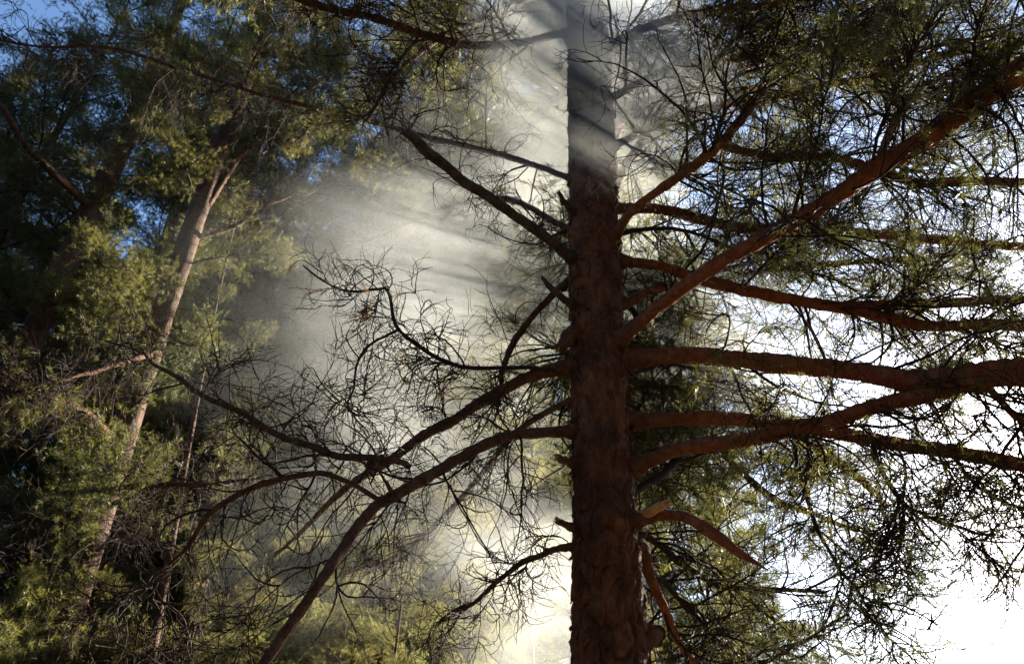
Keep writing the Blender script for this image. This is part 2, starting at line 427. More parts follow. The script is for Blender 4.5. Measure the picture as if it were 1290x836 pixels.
def clothe(br, P, Rd, base, seed, n1=10, L1=(0.3, 0.9), n2=5, n3=4, live=0.5, t0=0.25, grav=-0.03, up=0.0, tuft=19, nl=0.052, nw=0.0022, curl=0.22, nm=None, dry=0):
    """fine twigs and needle tufts of one branch: two sub-parts"""
    r = np.random.default_rng(seed)
    Pb = P[None]
    p, d, t, _ = spawn(Pb, n1, t0, 0.99, r)
    l = r.uniform(*L1, n1) * (1.15 - 0.55 * t)
    A = grow(p, side_dir(d, r.uniform(0.6, 1.35, n1), r, up), l, 12, 0.12, curl, grav, r)
    ra = np.clip(l * 0.010, 0.0032, 0.011)
    G = Geo(); G.tubes(A, ra[:, None] * np.linspace(1.1, 0.28, 12)[None], 5)
    p, d, t, i1 = spawn(A, n1 * n2, 0.15, 1.0, r)
    l2 = r.uniform(0.12, 0.42, len(p)) * (1.1 - 0.4 * t)
    B = grow(p, side_dir(d, r.uniform(0.4, 1.2, len(p)), r), l2, 9, 0.12, curl * 1.25, grav, r)
    G.tubes(B, np.clip(l2 * 0.012, 0.0022, 0.0045)[:, None] * np.linspace(1.15, 0.35, 9)[None], 3)
    p, d, t, i = spawn(B, n1 * n2 * n3, 0.1, 1.0, r)
    l3 = r.uniform(0.05, 0.2, len(p))
    Cc = grow(p, side_dir(d, r.uniform(0.3, 1.1, len(p)), r), l3, 5, 0.15, curl * 1.6, grav, r)
    G.tubes(Cc, np.full((len(p), 1), 0.0017) * np.linspace(1, 0.6, 5)[None] * r.uniform(0.8, 1.5, (len(p), 1)), 3)
    link('twig_spray', G.mesh('twig_spray', M_TWIG, base), br, 'stuff')
    if live > 0:
        # living shoots come in clumps: whole twigs are green or bare
        alive = (r.uniform(0, 1, n1) < live * 1.25)[i1] & (r.uniform(0, 1, n1 * n2) < 0.8)
        par = i
        C2 = Cc[alive[par]]; B2 = B[alive]
        G2 = Geo()
        G2.tris(needles(C2, tuft, nl, nw, 0.5, r)); G2.tris(needles(B2, tuft, nl, nw, 0.25, r))
        me = G2.mesh('needle_foliage', nm or M_NEEDLE, base, False)
        if me: link('needle_foliage', me, br, 'stuff')
    if dry:
        k = r.integers(0, len(B), dry)
        G3 = Geo(); G3.tris(needles(B[k], 45, 0.055, 0.0022, 0.35, r))
        link('dry_needle_tuft', G3.mesh('dry_needle_tuft', M_DRY, base, False), br, 'stuff', 'tuft of dead orange needles')

def pix_path(pts, trunk=True):
    P = np.array([at(x, y, Y) for x, y, Y, w in pts])
    rd = np.array([0.92 * w / 2 * depth(p) / FPX for p, (x, y, Y, w) in zip(P, pts)])
    if trunk:
        c, r0 = trunk_at(P[0, 2] - 0.02)
        P = np.vstack([c, P]); rd = np.concatenate([[rd[0] * 0.8], rd])
    return P, rd

PADS = []
def branch(pts, seed, m=M_LIMB, pads=None, trunk=True, name='branch', twigs=None, label=None, cap=False, parent=None, base=None, n=None, k=18, wig=0.012, collar=0.5, amp=0.2):
    base = BASE if base is None else base
    P, rd = pix_path(pts, trunk)
    n = n or int(np.clip(np.sum(np.linalg.norm(np.diff(P, axis=0), axis=1)) / 0.018, 24, 260))
    PP = catmull(P, n); RR = np.maximum(catmull(np.stack([rd] * 3, 1), n)[:, 0], 0.0015)
    r = np.random.default_rng(seed)
    s = np.linspace(0, 1, n)
    for ax_ in range(3):
        PP[:, ax_] += wig * s * sum(r.normal() * np.sin(s * f + r.uniform(0, 6)) for f in (9, 17, 31)) / 1.7
    if trunk:
        ds = np.linalg.norm(PP - PP[0], axis=1); _, r0 = trunk_at(PP[0, 2])
        RR = RR * (1 + collar * np.exp(-((ds - r0) / 0.06) ** 2))
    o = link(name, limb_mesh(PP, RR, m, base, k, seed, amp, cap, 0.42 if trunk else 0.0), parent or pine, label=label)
    if twigs: clothe(o, PP, RR, base, seed + 1000, **twigs)
    if pads: PADS.append((o, PP, base, seed, pads))
    return o, PP, RR

# limbs reaching to the open side (photo pixel x, y, distance, width in pixels)
RT = dict(n1=40, L1=(0.35, 1.0), n2=7, n3=3, live=0.32, t0=0.22)
HEAVY = dict(n1=50, L1=(0.35, 1.15), n2=7, n3=3, live=0.36, t0=0.2)
branch([(780, 428, 3.58, 17), (830, 385, 3.35, 18), (900, 335, 3.1, 20), (980, 290, 2.85, 21), (1060, 245, 2.6, 23), (1100, 216, 2.5, 24), (1180, 165, 2.3, 28), (1240, 118, 2.15, 32), (1295, 82, 2.0, 34), (1390, 20, 1.85, 30), (1520, -40, 1.75, 18)], 101, pads=(6, 0.35, 0.95, 0.34), twigs=dict(RT, n1=45, t0=0.3), label='thick limb rising steeply across the others')
branch([(792, 453, 3.65, 25), (870, 447, 3.5, 23), (960, 457, 3.35, 24), (1060, 465, 3.2, 25), (1130, 475, 3.05, 27), (1200, 476, 2.9, 29), (1295, 466, 2.75, 31), (1420, 440, 2.6, 28), (1600, 420, 2.5, 14)], 102, pads=(1, 0.45, 0.9, 0.3), twigs=dict(RT, up=-0.3, n1=28), label='thickest level limb of red bark')
branch([(800, 530, 3.7, 19), (860, 527, 3.7, 18), (940, 529, 3.7, 18), (1010, 536, 3.6, 18), (1100, 554, 3.5, 18), (1180, 568, 3.4, 18), (1290, 584, 3.3, 19), (1420, 600, 3.2, 14), (1540, 600, 3.1, 6)], 103, pads=(2, 0.4, 0.95, 0.34), twigs=dict(RT, up=-0.6, n1=30))
branch([(797, 588, 3.66, 20), (850, 568, 3.5, 19), (950, 552, 3.35, 20), (1010, 538, 3.25, 21), (1060, 525, 3.15, 20), (1145, 502, 3.0, 20), (1220, 485, 2.85, 20), (1300, 478, 2.75, 20), (1430, 480, 2.7, 12)], 104, pads=(1, 0.4, 0.9, 0.32), twigs=dict(RT, up=-0.7, n1=42, t0=0.35))
branch([(781, 330, 3.7, 13), (830, 335, 3.75, 13), (887, 352, 3.8, 15), (994, 377, 3.8, 16), (1078, 391, 3.75, 16), (1143, 407, 3.7, 15), (1200, 410, 3.6, 14), (1290, 413, 3.5, 14), (1420, 420, 3.4, 9)], 105, pads=(5, 0.3, 0.9, 0.38), twigs=HEAVY)
o6, P6, R6 = branch([(1040, 386, 3.78, 11), (1100, 384, 3.85, 12), (1170, 382, 3.85, 12), (1290, 377, 3.85, 12), (1400, 372, 3.85, 7)], 106, pads=(4, 0.15, 0.95, 0.36), trunk=False, twigs=dict(RT, n1=33))
branch([(775, 262, 3.8, 15), (830, 264, 3.95, 14), (900, 281, 4.1, 14), (960, 288, 4.2, 14), (1060, 293, 4.3, 14), (1160, 300, 4.35, 13), (1290, 310, 4.4, 10), (1400, 320, 4.4, 5)], 107, pads=(4, 0.4, 0.95, 0.5), twigs=HEAVY)
branch([(773, 298, 3.58, 13), (795, 268, 3.4, 12), (830, 240, 3.3, 12), (870, 212, 3.2, 13), (903, 184, 3.1, 13), (930, 155, 3.05, 12), (970, 107, 3.0, 12), (1020, 70, 2.95, 11), (1100, 25, 2.9, 9), (1180, -30, 2.85, 6)], 108, pads=(4, 0.4, 0.98, 0.38), twigs=dict(HEAVY, t0=0.35))
branch([(905, 184, 3.1, 9), (940, 192, 3.2, 11), (984, 198, 3.3, 12), (1060, 200, 3.35, 11), (1130, 224, 3.4, 12), (1178, 231, 3.4, 12), (1290, 227, 3.4, 11), (1400, 230, 3.4, 6)], 109, pads=(6, 0.2, 0.95, 0.36), trunk=False, twigs=dict(HEAVY, n1=45))
branch([(763, 255, 3.85, 11), (798, 192, 3.9, 11), (842, 137, 3.9, 10), (862, 108, 3.9, 9), (910, 43, 3.9, 8), (950, -20, 3.9, 6)], 110, pads=(3, 0.5, 1.0, 0.45), twigs=dict(HEAVY, n1=39, t0=0.4))
branch([(845, 137, 3.9, 7), (900, 102, 3.7, 9), (960, 75, 3.5, 10), (1010, 57, 3.4, 10), (1070, 20, 3.3, 8), (1120, -20, 3.2, 6)], 111, pads=(4, 0.25, 1.0, 0.4), trunk=False, twigs=dict(HEAVY, n1=39))
branch([(765, 190, 3.6, 10), (860, 144, 3.4, 10), (994, 118, 3.2, 11), (1095, 97, 3.1, 10), (1200, 70, 3.0, 8), (1330, 40, 2.9, 5)], 112, pads=(4, 0.3, 0.98, 0.4), twigs=dict(HEAVY, n1=54))
branch([(768, 160, 4.0, 11), (830, 120, 4.1, 11), (960, 110, 4.2, 11), (1061, 57, 4.2, 11), (1155, 3, 4.2, 9), (1230, -40, 4.2, 5)], 113, pads=(4, 0.4, 1.0, 0.5), twigs=dict(HEAVY, n1=54))
branch([(756, 218, 4.0, 17), (775, 165, 4.2, 17), (800, 105, 4.4, 17), (830, 48, 4.6, 16), (858, -5, 4.7, 15), (900, -80, 4.9, 10)], 114, pads=(2, 0.6, 1.0, 0.5), twigs=dict(HEAVY, n1=30, t0=0.5), label='limb rising behind the smoke')
branch([(782, 384, 3.75, 11), (815, 369, 3.9, 12), (850, 360, 4.05, 12), (890, 356, 4.2, 11), (960, 340, 4.5, 10), (1060, 330, 4.8, 8), (1150, 325, 5.0, 5)], 115, pads=(3, 0.4, 1.0, 0.5), twigs=dict(HEAVY, n1=45, t0=0.4))
branch([(786, 440, 3.9, 15), (850, 452, 4.3, 15), (915, 478, 4.7, 17), (960, 510, 4.9, 18), (1005, 543, 5.0, 17), (1060, 585, 5.2, 12), (1120, 640, 5.3, 6)], 116, pads=(3, 0.45, 1.0, 0.42), twigs=dict(HEAVY, n1=51, t0=0.3, up=-0.3))
branch([(806, 655, 3.6, 14), (840, 648, 3.5, 13), (870, 654, 3.4, 14), (905, 676, 3.35, 15), (935, 698, 3.3, 10), (967, 718, 3.25, 2)], 117, twigs=dict(n1=3, L1=(0.1, 0.2), n2=2, n3=1, live=0), label='broken limb ending in a long splinter', wig=0.004)
branch([(803, 652, 3.64, 12), (822, 643, 3.5, 13), (841, 632, 3.4, 9)], 118, m=M_WOOD, cap=True, name='broken_stub', label='snapped stub with bare orange wood', wig=0.003)
branch([(806, 690, 3.75, 14), (818, 720, 3.85, 15), (832, 755, 3.95, 13), (850, 800, 4.1, 10), (880, 840, 4.3, 8), (930, 890, 4.5, 4)], 119, twigs=dict(RT, n1=30, t0=0.5))
branch([(800, 665, 3.9, 8), (850, 700, 4.2, 9), (900, 735, 4.5, 8), (970, 742, 4.7, 7), (1040, 745, 4.9, 4)], 120, pads=(2, 0.5, 1.0, 0.35), m=M_TWIG, twigs=dict(HEAVY, n1=26, t0=0.25, up=-0.2, live=0.25))
branch([(808, 720, 3.9, 8), (850, 745, 4.2, 8), (900, 800, 4.5, 7), (960, 830, 4.6, 6), (1040, 800, 4.7, 3)], 121, pads=(2, 0.4, 0.9, 0.35), m=M_TWIG, twigs=dict(HEAVY, n1=26, t0=0.25, live=0.25))
branch([(795, 480, 3.9, 9), (860, 500, 4.4, 9), (930, 590, 4.9, 9), (1000, 640, 5.2, 8), (1080, 665, 5.4, 5)], 122, pads=(2, 0.4, 1.0, 0.4), m=M_TWIG, twigs=dict(HEAVY, n1=60, t0=0.25))
# hanging sprays under the level limbs
branch([(1095, 540, 3.4, 6), (1110, 590, 3.35, 6), (1140, 635, 3.3, 5), (1190, 660, 3.25, 4), (1260, 675, 3.2, 3)], 123, m=M_TWIG, trunk=False, twigs=dict(HEAVY, n1=26, L1=(0.15, 0.45)))
branch([(1000, 560, 3.4, 6), (1015, 620, 3.35, 6), (1035, 680, 3.3, 5), (1070, 730, 3.3, 4), (1095, 765, 3.3, 3), (1130, 815, 3.3, 2)], 124, m=M_TWIG, trunk=False, twigs=dict(RT, n1=24, L1=(0.15, 0.5), live=0.4))
branch([(1200, 570, 3.4, 6), (1215, 595, 3.4, 6), (1245, 620, 3.4, 5), (1300, 645, 3.4, 4), (1380, 660, 3.4, 3)], 125, m=M_TWIG, trunk=False, twigs=dict(HEAVY, n1=22, L1=(0.15, 0.45)))
branch([(1240, 480, 2.8, 9), (1275, 520, 2.85, 9), (1320, 545, 2.9, 8), (1400, 570, 2.9, 4)], 126, trunk=False, twigs=dict(RT, n1=10))

branch([(766, 60, 3.5, 11), (850, 22, 3.2, 11), (960, 8, 3.0, 11), (1080, -8, 2.85, 9), (1250, -20, 2.7, 5)], 127, pads=(4, 0.3, 1.0, 0.4), twigs=dict(HEAVY, n1=45))
branch([(768, 125, 3.55, 10), (850, 85, 3.4, 10), (930, 75, 3.2, 10), (1040, 60, 3.0, 9), (1150, 62, 2.9, 7), (1290, 40, 2.8, 4)], 128, pads=(4, 0.3, 1.0, 0.36), twigs=dict(HEAVY, n1=45))
branch([(1100, 218, 2.5, 11), (1125, 160, 2.6, 11), (1150, 120, 2.7, 10), (1210, 95, 2.8, 8), (1300, 110, 2.9, 5)], 129, trunk=False, pads=(4, 0.3, 1.0, 0.36), twigs=dict(HEAVY, n1=30))

# limbs reaching into the forest side
DEADT = dict(n1=34, L1=(0.25, 0.8), n2=6, n3=4, live=0.0, t0=0.2, curl=0.24)
branch([(722, 462, 3.7, 20), (680, 471, 3.65, 17), (640, 486, 3.75, 16), (600, 510, 3.9, 14), (560, 534, 4.1, 13), (520, 560, 4.3, 12), (470, 590, 4.5, 11), (410, 640, 4.8, 8), (350, 700, 5.1, 4)], 201, m=M_LIMB_SHADE, twigs=dict(DEADT, n1=18))
oL2, _, _ = branch([(722, 544, 3.66, 14), (680, 544, 3.52, 13), (630, 553, 3.35, 14), (560, 588, 3.2, 15), (500, 620, 3.1, 15), (470, 640, 3.05, 14), (430, 692, 2.95, 14), (390, 752, 2.85, 14), (330, 838, 2.75, 14), (270, 920, 2.65, 10), (200, 1000, 2.6, 5)], 202, m=M_LIMB_SHADE, twigs=dict(DEADT, n1=27, up=-0.3), label='long limb arching down into the undergrowth')
branch([(515, 588, 3.12, 7), (500, 580, 3.15, 8), (430, 573, 3.25, 9), (378, 557, 3.3, 9), (291, 518, 3.4, 8), (225, 478, 3.5, 6), (180, 440, 3.6, 3)], 203, m=M_LIMB_SHADE, trunk=False, twigs=dict(DEADT, n1=23, live=0.06))
branch([(478, 630, 3.07, 6), (430, 603, 3.1, 7), (378, 597, 3.15, 8), (300, 623, 3.2, 8), (254, 663, 3.25, 7), (214, 712, 3.3, 4), (190, 760, 3.3, 2)], 204, m=M_LIMB_SHADE, trunk=False, twigs=dict(DEADT, n1=19))
branch([(700, 466, 3.62, 4.2), (661, 463, 3.6, 4.9), (591, 462, 3.6, 5.6), (560, 454, 3.6, 5.6), (530, 438, 3.6, 5.6), (503, 414, 3.6, 4.9), (490, 373, 3.6, 4.2), (470, 364, 3.6, 3.5), (430, 362, 3.6, 2.8), (385, 330, 3.6, 2.1)], 205, m=M_TWIG, trunk=False, twigs=dict(DEADT, n1=24, L1=(0.2, 0.55), dry=16), label='crooked bare side branch with curled twigs', wig=0.02)
branch([(503, 414, 3.6, 3.5), (460, 440, 3.55, 3.5), (445, 480, 3.5, 2.8), (440, 520, 3.5, 2.1)], 206, m=M_TWIG, trunk=False, twigs=dict(DEADT, n1=11, L1=(0.15, 0.4)))
branch([(722, 352, 3.75, 9), (690, 378, 3.85, 9), (657, 416, 4.0, 9), (637, 453, 4.1, 8), (632, 482, 4.15, 6), (628, 520, 4.2, 4)], 207, m=M_LIMB_SHADE, twigs=dict(DEADT, n1=15, L1=(0.1, 0.35), n2=3))
branch([(722, 689, 3.7, 8), (684, 697, 3.8, 8), (647, 717, 3.9, 7), (600, 752, 4.0, 6), (550, 790, 4.1, 3)], 208, m=M_LIMB_SHADE, twigs=dict(DEADT, n1=18, L1=(0.15, 0.4)))
branch([(720, 224, 3.8, 8.5), (685, 212, 4.1, 7.6), (647, 200, 4.3, 7.6), (580, 181, 4.5, 6.8), (514, 167, 4.6, 6.8), (430, 143, 4.6, 6.0), (318, 117, 4.5, 5.1), (235, 90, 4.4, 4.7), (150, 62, 4.3, 4.2), (60, 60, 4.2, 3.4), (-20, 45, 4.2, 2.5)], 209, m=M_LIMB_SHADE, pads=(4, 0.45, 1.0, 0.32), twigs=dict(DEADT, n1=60, L1=(0.3, 1.0), up=-0.35, live=0.05), label='very long thin limb reaching far into the forest')
branch([(722, 326, 3.64, 14), (690, 301, 3.4, 13), (650, 272, 3.28, 13), (612, 246, 3.16, 13), (575, 221, 3.05, 13), (545, 196, 2.97, 14), (524, 178, 2.92, 13), (510, 166, 2.9, 8)], 210, m=M_DEAD, cap=True, twigs=dict(n1=16, L1=(0.1, 0.35), n2=2, n3=1, live=0, t0=0.15), name='dead_branch', label='dark dead limb snapped off at its end', wig=0.008)
branch([(722, 384, 3.62, 10), (705, 372, 3.4, 9), (692, 360, 3.35, 8), (682, 349, 3.3, 4)], 211, m=M_DEAD, cap=True, name='broken_stub', wig=0.004)
branch([(722, 266, 3.6, 9), (712, 256, 3.5, 8), (703, 241, 3.45, 4)], 212, m=M_DEAD, cap=True, name='broken_stub', wig=0.004)
branch([(722, 584, 3.64, 10), (712, 580, 3.45, 10), (701, 575, 3.4, 9)], 213, m=M_LIMB_SHADE, cap=True, name='broken_stub', wig=0.002)
branch([(722, 664, 3.64, 9), (712, 660, 3.45, 9), (701, 655, 3.4, 8)], 214, m=M_LIMB_SHADE, cap=True, name='broken_stub', wig=0.002)
branch([(724, 422, 3.62, 17), (714, 429, 3.6, 16), (703, 440, 3.58, 11)], 215, m=M_LIMB_SHADE, cap=True, name='broken_stub', label='torn stub with pale splintered wood', wig=0.004, amp=0.25)
branch([(722, 60, 3.9, 12), (690, -5, 4.0, 12), (650, 2, 4.0, 12), (600, 25, 4.0, 11), (557, 45, 3.95, 9), (500, 95, 3.9, 6), (460, 150, 3.9, 4)], 216, m=M_LIMB_SHADE, pads=(6, 0.3, 1.0, 0.42), twigs=dict(DEADT, n1=51, L1=(0.3, 0.9), live=0.1))
branch([(720, 110, 4.1, 13), (690, 131, 4.4, 13), (655, 168, 4.7, 12), (620, 205, 5.0, 9), (570, 240, 5.3, 5)], 217, m=M_LIMB_SHADE, pads=(3, 0.4, 1.0, 0.42), twigs=dict(DEADT, n1=30, live=0.25))
branch([(718, 40, 3.7, 10), (650, 55, 3.6, 10), (590, 57, 3.5, 10), (544, 47, 3.45, 10), (490, 30, 3.4, 10), (430, 13, 3.35, 10), (377, -2, 3.3, 10), (300, -30, 3.2, 7)], 218, m=M_LIMB_SHADE, pads=(6, 0.2, 1.0, 0.42), twigs=dict(DEADT, n1=51, L1=(0.3, 0.9), up=-0.4))
branch([(722, 290, 4.0, 8), (640, 250, 4.6, 8), (560, 265, 5.0, 7), (470, 300, 5.3, 5), (390, 330, 5.5, 3)], 219, m=M_LIMB_SHADE, twigs=dict(DEADT, n1=39, up=-0.3, live=0.1))
branch([(722, 500, 4.0, 8), (650, 545, 4.6, 8), (570, 640, 5.0, 7), (500, 700, 5.3, 5), (430, 720, 5.5, 3)], 220, m=M_LIMB_SHADE, pads=(2, 0.5, 1.0, 0.35), twigs=dict(DEADT, n1=45, live=0.15))
# the burr low on the trunk
branch([(812, 800, 3.7, 20), (819, 801, 3.68, 24), (824, 804, 3.66, 17), (827, 806, 3.65, 1)], 221, m=M_TRUNK, name='burr', label='rough bark burr bulging from the trunk', wig=0.0, amp=0.3, cap=False)

# ------------------------------------------------------------------ boughs shared by the forest trees
def bough(seed, L=2.6, live=1.0, droop=0.0, per=38, nw=0.005, tw=1.0, dens=1.0):
    r = np.random.default_rng(seed)
    A0 = grow(np.zeros((1, 3)), np.array([[1.0, 0, 0.15]]), [L], 14, 0.07, 0.05, droop, r)
    G = Geo(); G.tubes(A0, np.linspace(0.022, 0.005, 14)[None] * L / 2.6, 6)
    n1 = int(22 * L * dens)
    p, d, t, _ = spawn(A0, n1, 0.12, 1.0, r)
    l = (0.25 + 0.75 * np.sin(np.clip(t * 1.1, 0, 1) * math.pi)) * r.uniform(0.5, 1.0, n1) * 0.36 * L
    dd = side_dir(d, r.uniform(0.6, 1.1, n1), r); dd[:, 2] *= 0.55
    A = grow(p, dd, l, 8, 0.13, 0.15, 0.02 if live else -0.03, r)
    G.tubes(A, tw * np.clip(l * 0.009, 0.003, 0.009)[:, None] * np.linspace(1, 0.45, 8)[None], 4)
    p, d, t, i = spawn(A, n1 * 7, 0.2, 1.0, r)
    l2 = r.uniform(0.1, 0.36, len(p))
    B = grow(p, side_dir(d, r.uniform(0.4, 1.1, len(p)), r), l2, 6, 0.15, 0.2, 0.03 if live else -0.04, r)
    G.tubes(B, tw * np.clip(l2 * 0.009, 0.002, 0.0035)[:, None] * np.linspace(1, 0.6, 6)[None], 3)
    me = G.mesh('bough', M_TWIG)
    fol = None
    if live:
        k = r.uniform(0, 1, len(B)) < live
        G2 = Geo(); G2.tris(needles(B[k], per, 0.075 if per > 30 else 0.13, nw, 0.55, r)); G2.tris(needles(A, per, 0.06, nw * 0.8, 0.3, r))
        fol = G2.mesh('needle_foliage', M_NEEDLE, smooth=False)
    return me, fol
LIVE = [bough(700 + k, 2.6, 0.9, (-0.01, 0.015, -0.02)[k % 3]) for k in range(8)]
LACY = [bough(720 + k, 2.6, 0.5, (-0.01, 0.015, -0.02)[k % 3], 24, 0.005, 1.7, 0.85) for k in range(8)]
BARE = [bough(750 + k, 2.2, 0.0, -0.03) for k in range(4)]
YOUNG = []
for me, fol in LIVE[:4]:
    f2 = fol.copy(); f2.materials.clear(); f2.materials.append(M_NEEDLE_LIT); YOUNG.append((me, f2))

def forest_pine(label, axis, rad, H, seed, first, dens=3.2, Lb=(1.0, 0.35), live_from=0.0, lib=LIVE, group=None, name='pine_tree', skip=None, nth=40):
    """axis(z) -> point; rad(z); boughs from height first up to H"""
    r = np.random.default_rng(seed)
    base = axis(0.0)
    t = thing(name, label, 'pine tree', base, group)
    zs_ = np.linspace(0, H, int(H * 9))
    V, Q = bark_trunk(zs_, lambda z: (axis(z), rad(z)), nth, 8, 0.16, 0.012, seed)
    me = mesh_from('trunk', V - base, Q); me.materials.append(M_FAR)
    link('trunk', me, t)
    n = int((H - first) * dens); a = r.uniform(0, 6.28)
    for i in range(n):
        z = first + (H - first) * (i + r.uniform(0, 1)) / n
        f = (z - first) / (H - first)
        a += 2.4 + r.normal() * 0.4
        if skip and skip(z, a % (2 * math.pi)): continue
        ln = (Lb[0] * (1 - f) + Lb[1] * f) * r.uniform(0.75, 1.2)
        dead = z < live_from and r.uniform() < 0.75
        me, fol = (BARE if dead else lib)[r.integers(0, 4 if dead else len(lib))]
        b = link('bough', me, t)
        b.location = axis(z) - base
        b.rotation_euler = (r.normal() * 0.2, -r.uniform(-0.25, 0.35) - 0.35 * f, a)
        b.scale = (ln,) * 3
        if fol:
            link('needle_foliage', fol, b, 'stuff')
    return t

def straight(px0, py0, px1, py1, Y, w0, w1, H, Yt=None):
    """trunk seen as a line between two photo pixels at distance Y: axis(z), rad(z)"""
    a, b = at(px0, py0, Y), at(px1, py1, Yt or Y)
    ra, rb = w0 / 2 * depth(a) / FPX, w1 / 2 * depth(b) / FPX
    def axis(z):
        f = (z - a[2]) / (b[2] - a[2]); p = a + (b - a) * f
        return np.array([p[0] + 0.03 * math.sin(z * 0.8), p[1], z])
    def rad(z):
        f = (z - a[2]) / (b[2] - a[2])
        v = ra + (rb - ra) * f if f > 0 else ra * (1 - 0.25 * f)
        vt = v if z < b[2] else rb * max(0.05, (H - z) / (H - b[2]))
        return max(vt, 0.012) * (1 + 0.35 * math.exp(-z / 0.3))
    return axis, rad

def upright(x, y, r0, H, lean=(0, 0)):
    return (lambda z: np.array([x + lean[0] * z + 0.05 * math.sin(z * 0.7 + x), y + lean[1] * z, z]),
            lambda z: max(0.012, r0 * (1 - z / H) ** 0.8) * (1 + 0.35 * math.exp(-z / 0.3)))

ax, rd = straight(62, 836, 290, 150, 6.5, 38, 21, 17)
pine_b = forest_pine('tall leaning pine with sunlit flaking orange bark along one edge', ax, rd, 17, 31, 2.0, 6.0, (0.7, 0.4), 4.5, skip=lambda z, a: z < 7.5 and (abs(a - 0.83) < 0.8 or (z > 4 and abs(a - 3.7) < 0.8)))
ax, rd = straight(22, 470, 150, 185, 8.0, 33, 24, 17)
pine_a = forest_pine('pine with orange trunk before a patch of blue sky', ax, rd, 17, 32, 3.2, 6.5, (0.75, 0.4), 5.0, skip=lambda z, a: z < 8.5 and (abs(a - 0.83) < 0.8 or abs(a - 4.9) < 0.7))
ax, rd = straight(187, 825, 232, 600, 7.4, 12, 8, 8)
forest_pine('thin young pine beside the tall leaning one', ax, rd, 8, 33, 0.8, 2.2, (0.4, 0.2), 3.0)
ax, rd = straight(128, 545, 165, 430, 9.5, 20, 18, 16)
forest_pine('slender dark pine trunk hidden behind the tall leaning one', ax, rd, 16, 34, 2.5, 3.0, (0.5, 0.35), 4.0)

# leafy side boughs on the limbs of the big pine
for o, PP, base, seed, (cnt, t0, t1, sc) in PADS:
    r = np.random.default_rng(seed + 5000)
    for k in range(cnt):
        t = t0 + (t1 - t0) * (k + r.uniform(0.1, 0.9)) / cnt
        j = min(len(PP) - 2, int(t * (len(PP) - 1)))
        d = unit(PP[j + 1] - PP[j]); az = math.atan2(d[1], d[0]) + r.choice([-1, 1]) * r.uniform(0.4, 1.2)
        me, fol = LACY[r.integers(0, 8)]
        q = r.uniform(0.7, 1.2) * sc; rot = (r.normal() * 0.4, -r.uniform(-0.25, 0.45), az)
        for nm, dat, kd in (('side_bough', me, None), ('needle_foliage', fol, 'stuff')):
            b = link(nm, dat, o, kd); b.location = PP[j] - base; b.rotation_euler = rot; b.scale = (q, q, q)

# crown of the big pine above the picture, and its boughs on the sunny far side
r_c = np.random.default_rng(77); a_c = 0.0
place = []
for i in range(24):
    z = 8.6 + 6.0 * (i + r_c.uniform()) / 24; a_c += 2.4 + r_c.normal() * 0.3
    place.append((z, a_c, 1.2 - 0.1 * (z - 8.6), -r_c.uniform(-0.2, 0.5), LIVE))
for z, az, q in ((3.7, 84, 0.75), (4.5, 66, 0.8), (5.0, 104, 0.8), (5.8, 78, 0.95), (6.5, 98, 0.85), (4.1, 92, 0.9), (3.3, 72, 0.8), (6.9, 84, 0.9), (5.2, 90, 0.7)):
    place.append((z, R(az), q, -0.05, LIVE if q > 0.93 else LACY))
for i in range(8):
    z = 2.7 + 3.0 * (i + r_c.uniform(0.2, 0.8)) / 8
    place.append((z, R(48 + (-24, 16, -8, 26, 4)[i % 5] + r_c.normal() * 5), r_c.uniform(0.8, 1.2), -r_c.uniform(-0.15, 0.35), (LIVE, LACY)[i % 2]))
for z, a_c, q, el, lib in place:
    me, fol = lib[r_c.integers(0, 8)]
    b = link('bough', me, pine); b.location = trunk_at(z)[0] - BASE
    b.rotation_euler = (r_c.normal() * 0.2, el, a_c); b.scale = (q, q, q)
    link('needle_foliage', fol, b, 'stuff')

spots = [  # x, y, radius, height, first bough
    (-9.5, 9.0, 0.13, 12.5, 1.5), (-7.5, 12.5, 0.17, 18, 1.5), (-5.2, 10.6, 0.16, 19, 1.2), (-3.6, 13.0, 0.16, 17, 1.5),
    (-2.6, 13.6, 0.16, 22, 1.0), (-1.2, 13.9, 0.15, 16, 1.5), (-11.5, 14.0, 0.15, 16, 1.5), (-8.8, 17.0, 0.17, 19, 2.0),
    (-5.5, 17.5, 0.17, 19, 2.0), (-2.0, 18.0, 0.17, 18, 2.0), (-14.0, 11.5, 0.17, 17, 1.5),
    (-14.5, 18.0, 0.18, 19, 2.0), (-11.0, 22.0, 0.18, 20, 2.0), (-6.0, 23.0, 0.18, 20, 2.0), (-0.5, 23.0, 0.18, 18, 2.0),
    (-3.0, 15.5, 0.16, 19, 2.0), (-6.6, 14.6, 0.16, 19, 2.0), (-4.4, 20.5, 0.18, 21, 2.0), (-8.5, 20.5, 0.18, 21, 2.0),
    (-1.4, 15.4, 0.15, 18, 2.0), (-10.5, 11.2, 0.14, 14, 1.5), (-6.8, 9.6, 0.12, 9, 1.0), (0.2, 22.5, 0.16, 18, 2.0), (0.3, 15.5, 0.16, 19, 2.0), (-0.2, 18.5, 0.17, 21, 2.0), (1.3, 19.5, 0.17, 21, 2.0), (3.3, 20.5, 0.17, 20, 2.0), (5.0, 23.0, 0.17, 20, 2.0), (7.2, 25.0, 0.17, 17, 2.0), (8.8, 28.0, 0.17, 14, 3.0), (-5.2, 12.6, 0.16, 20, 1.5)]
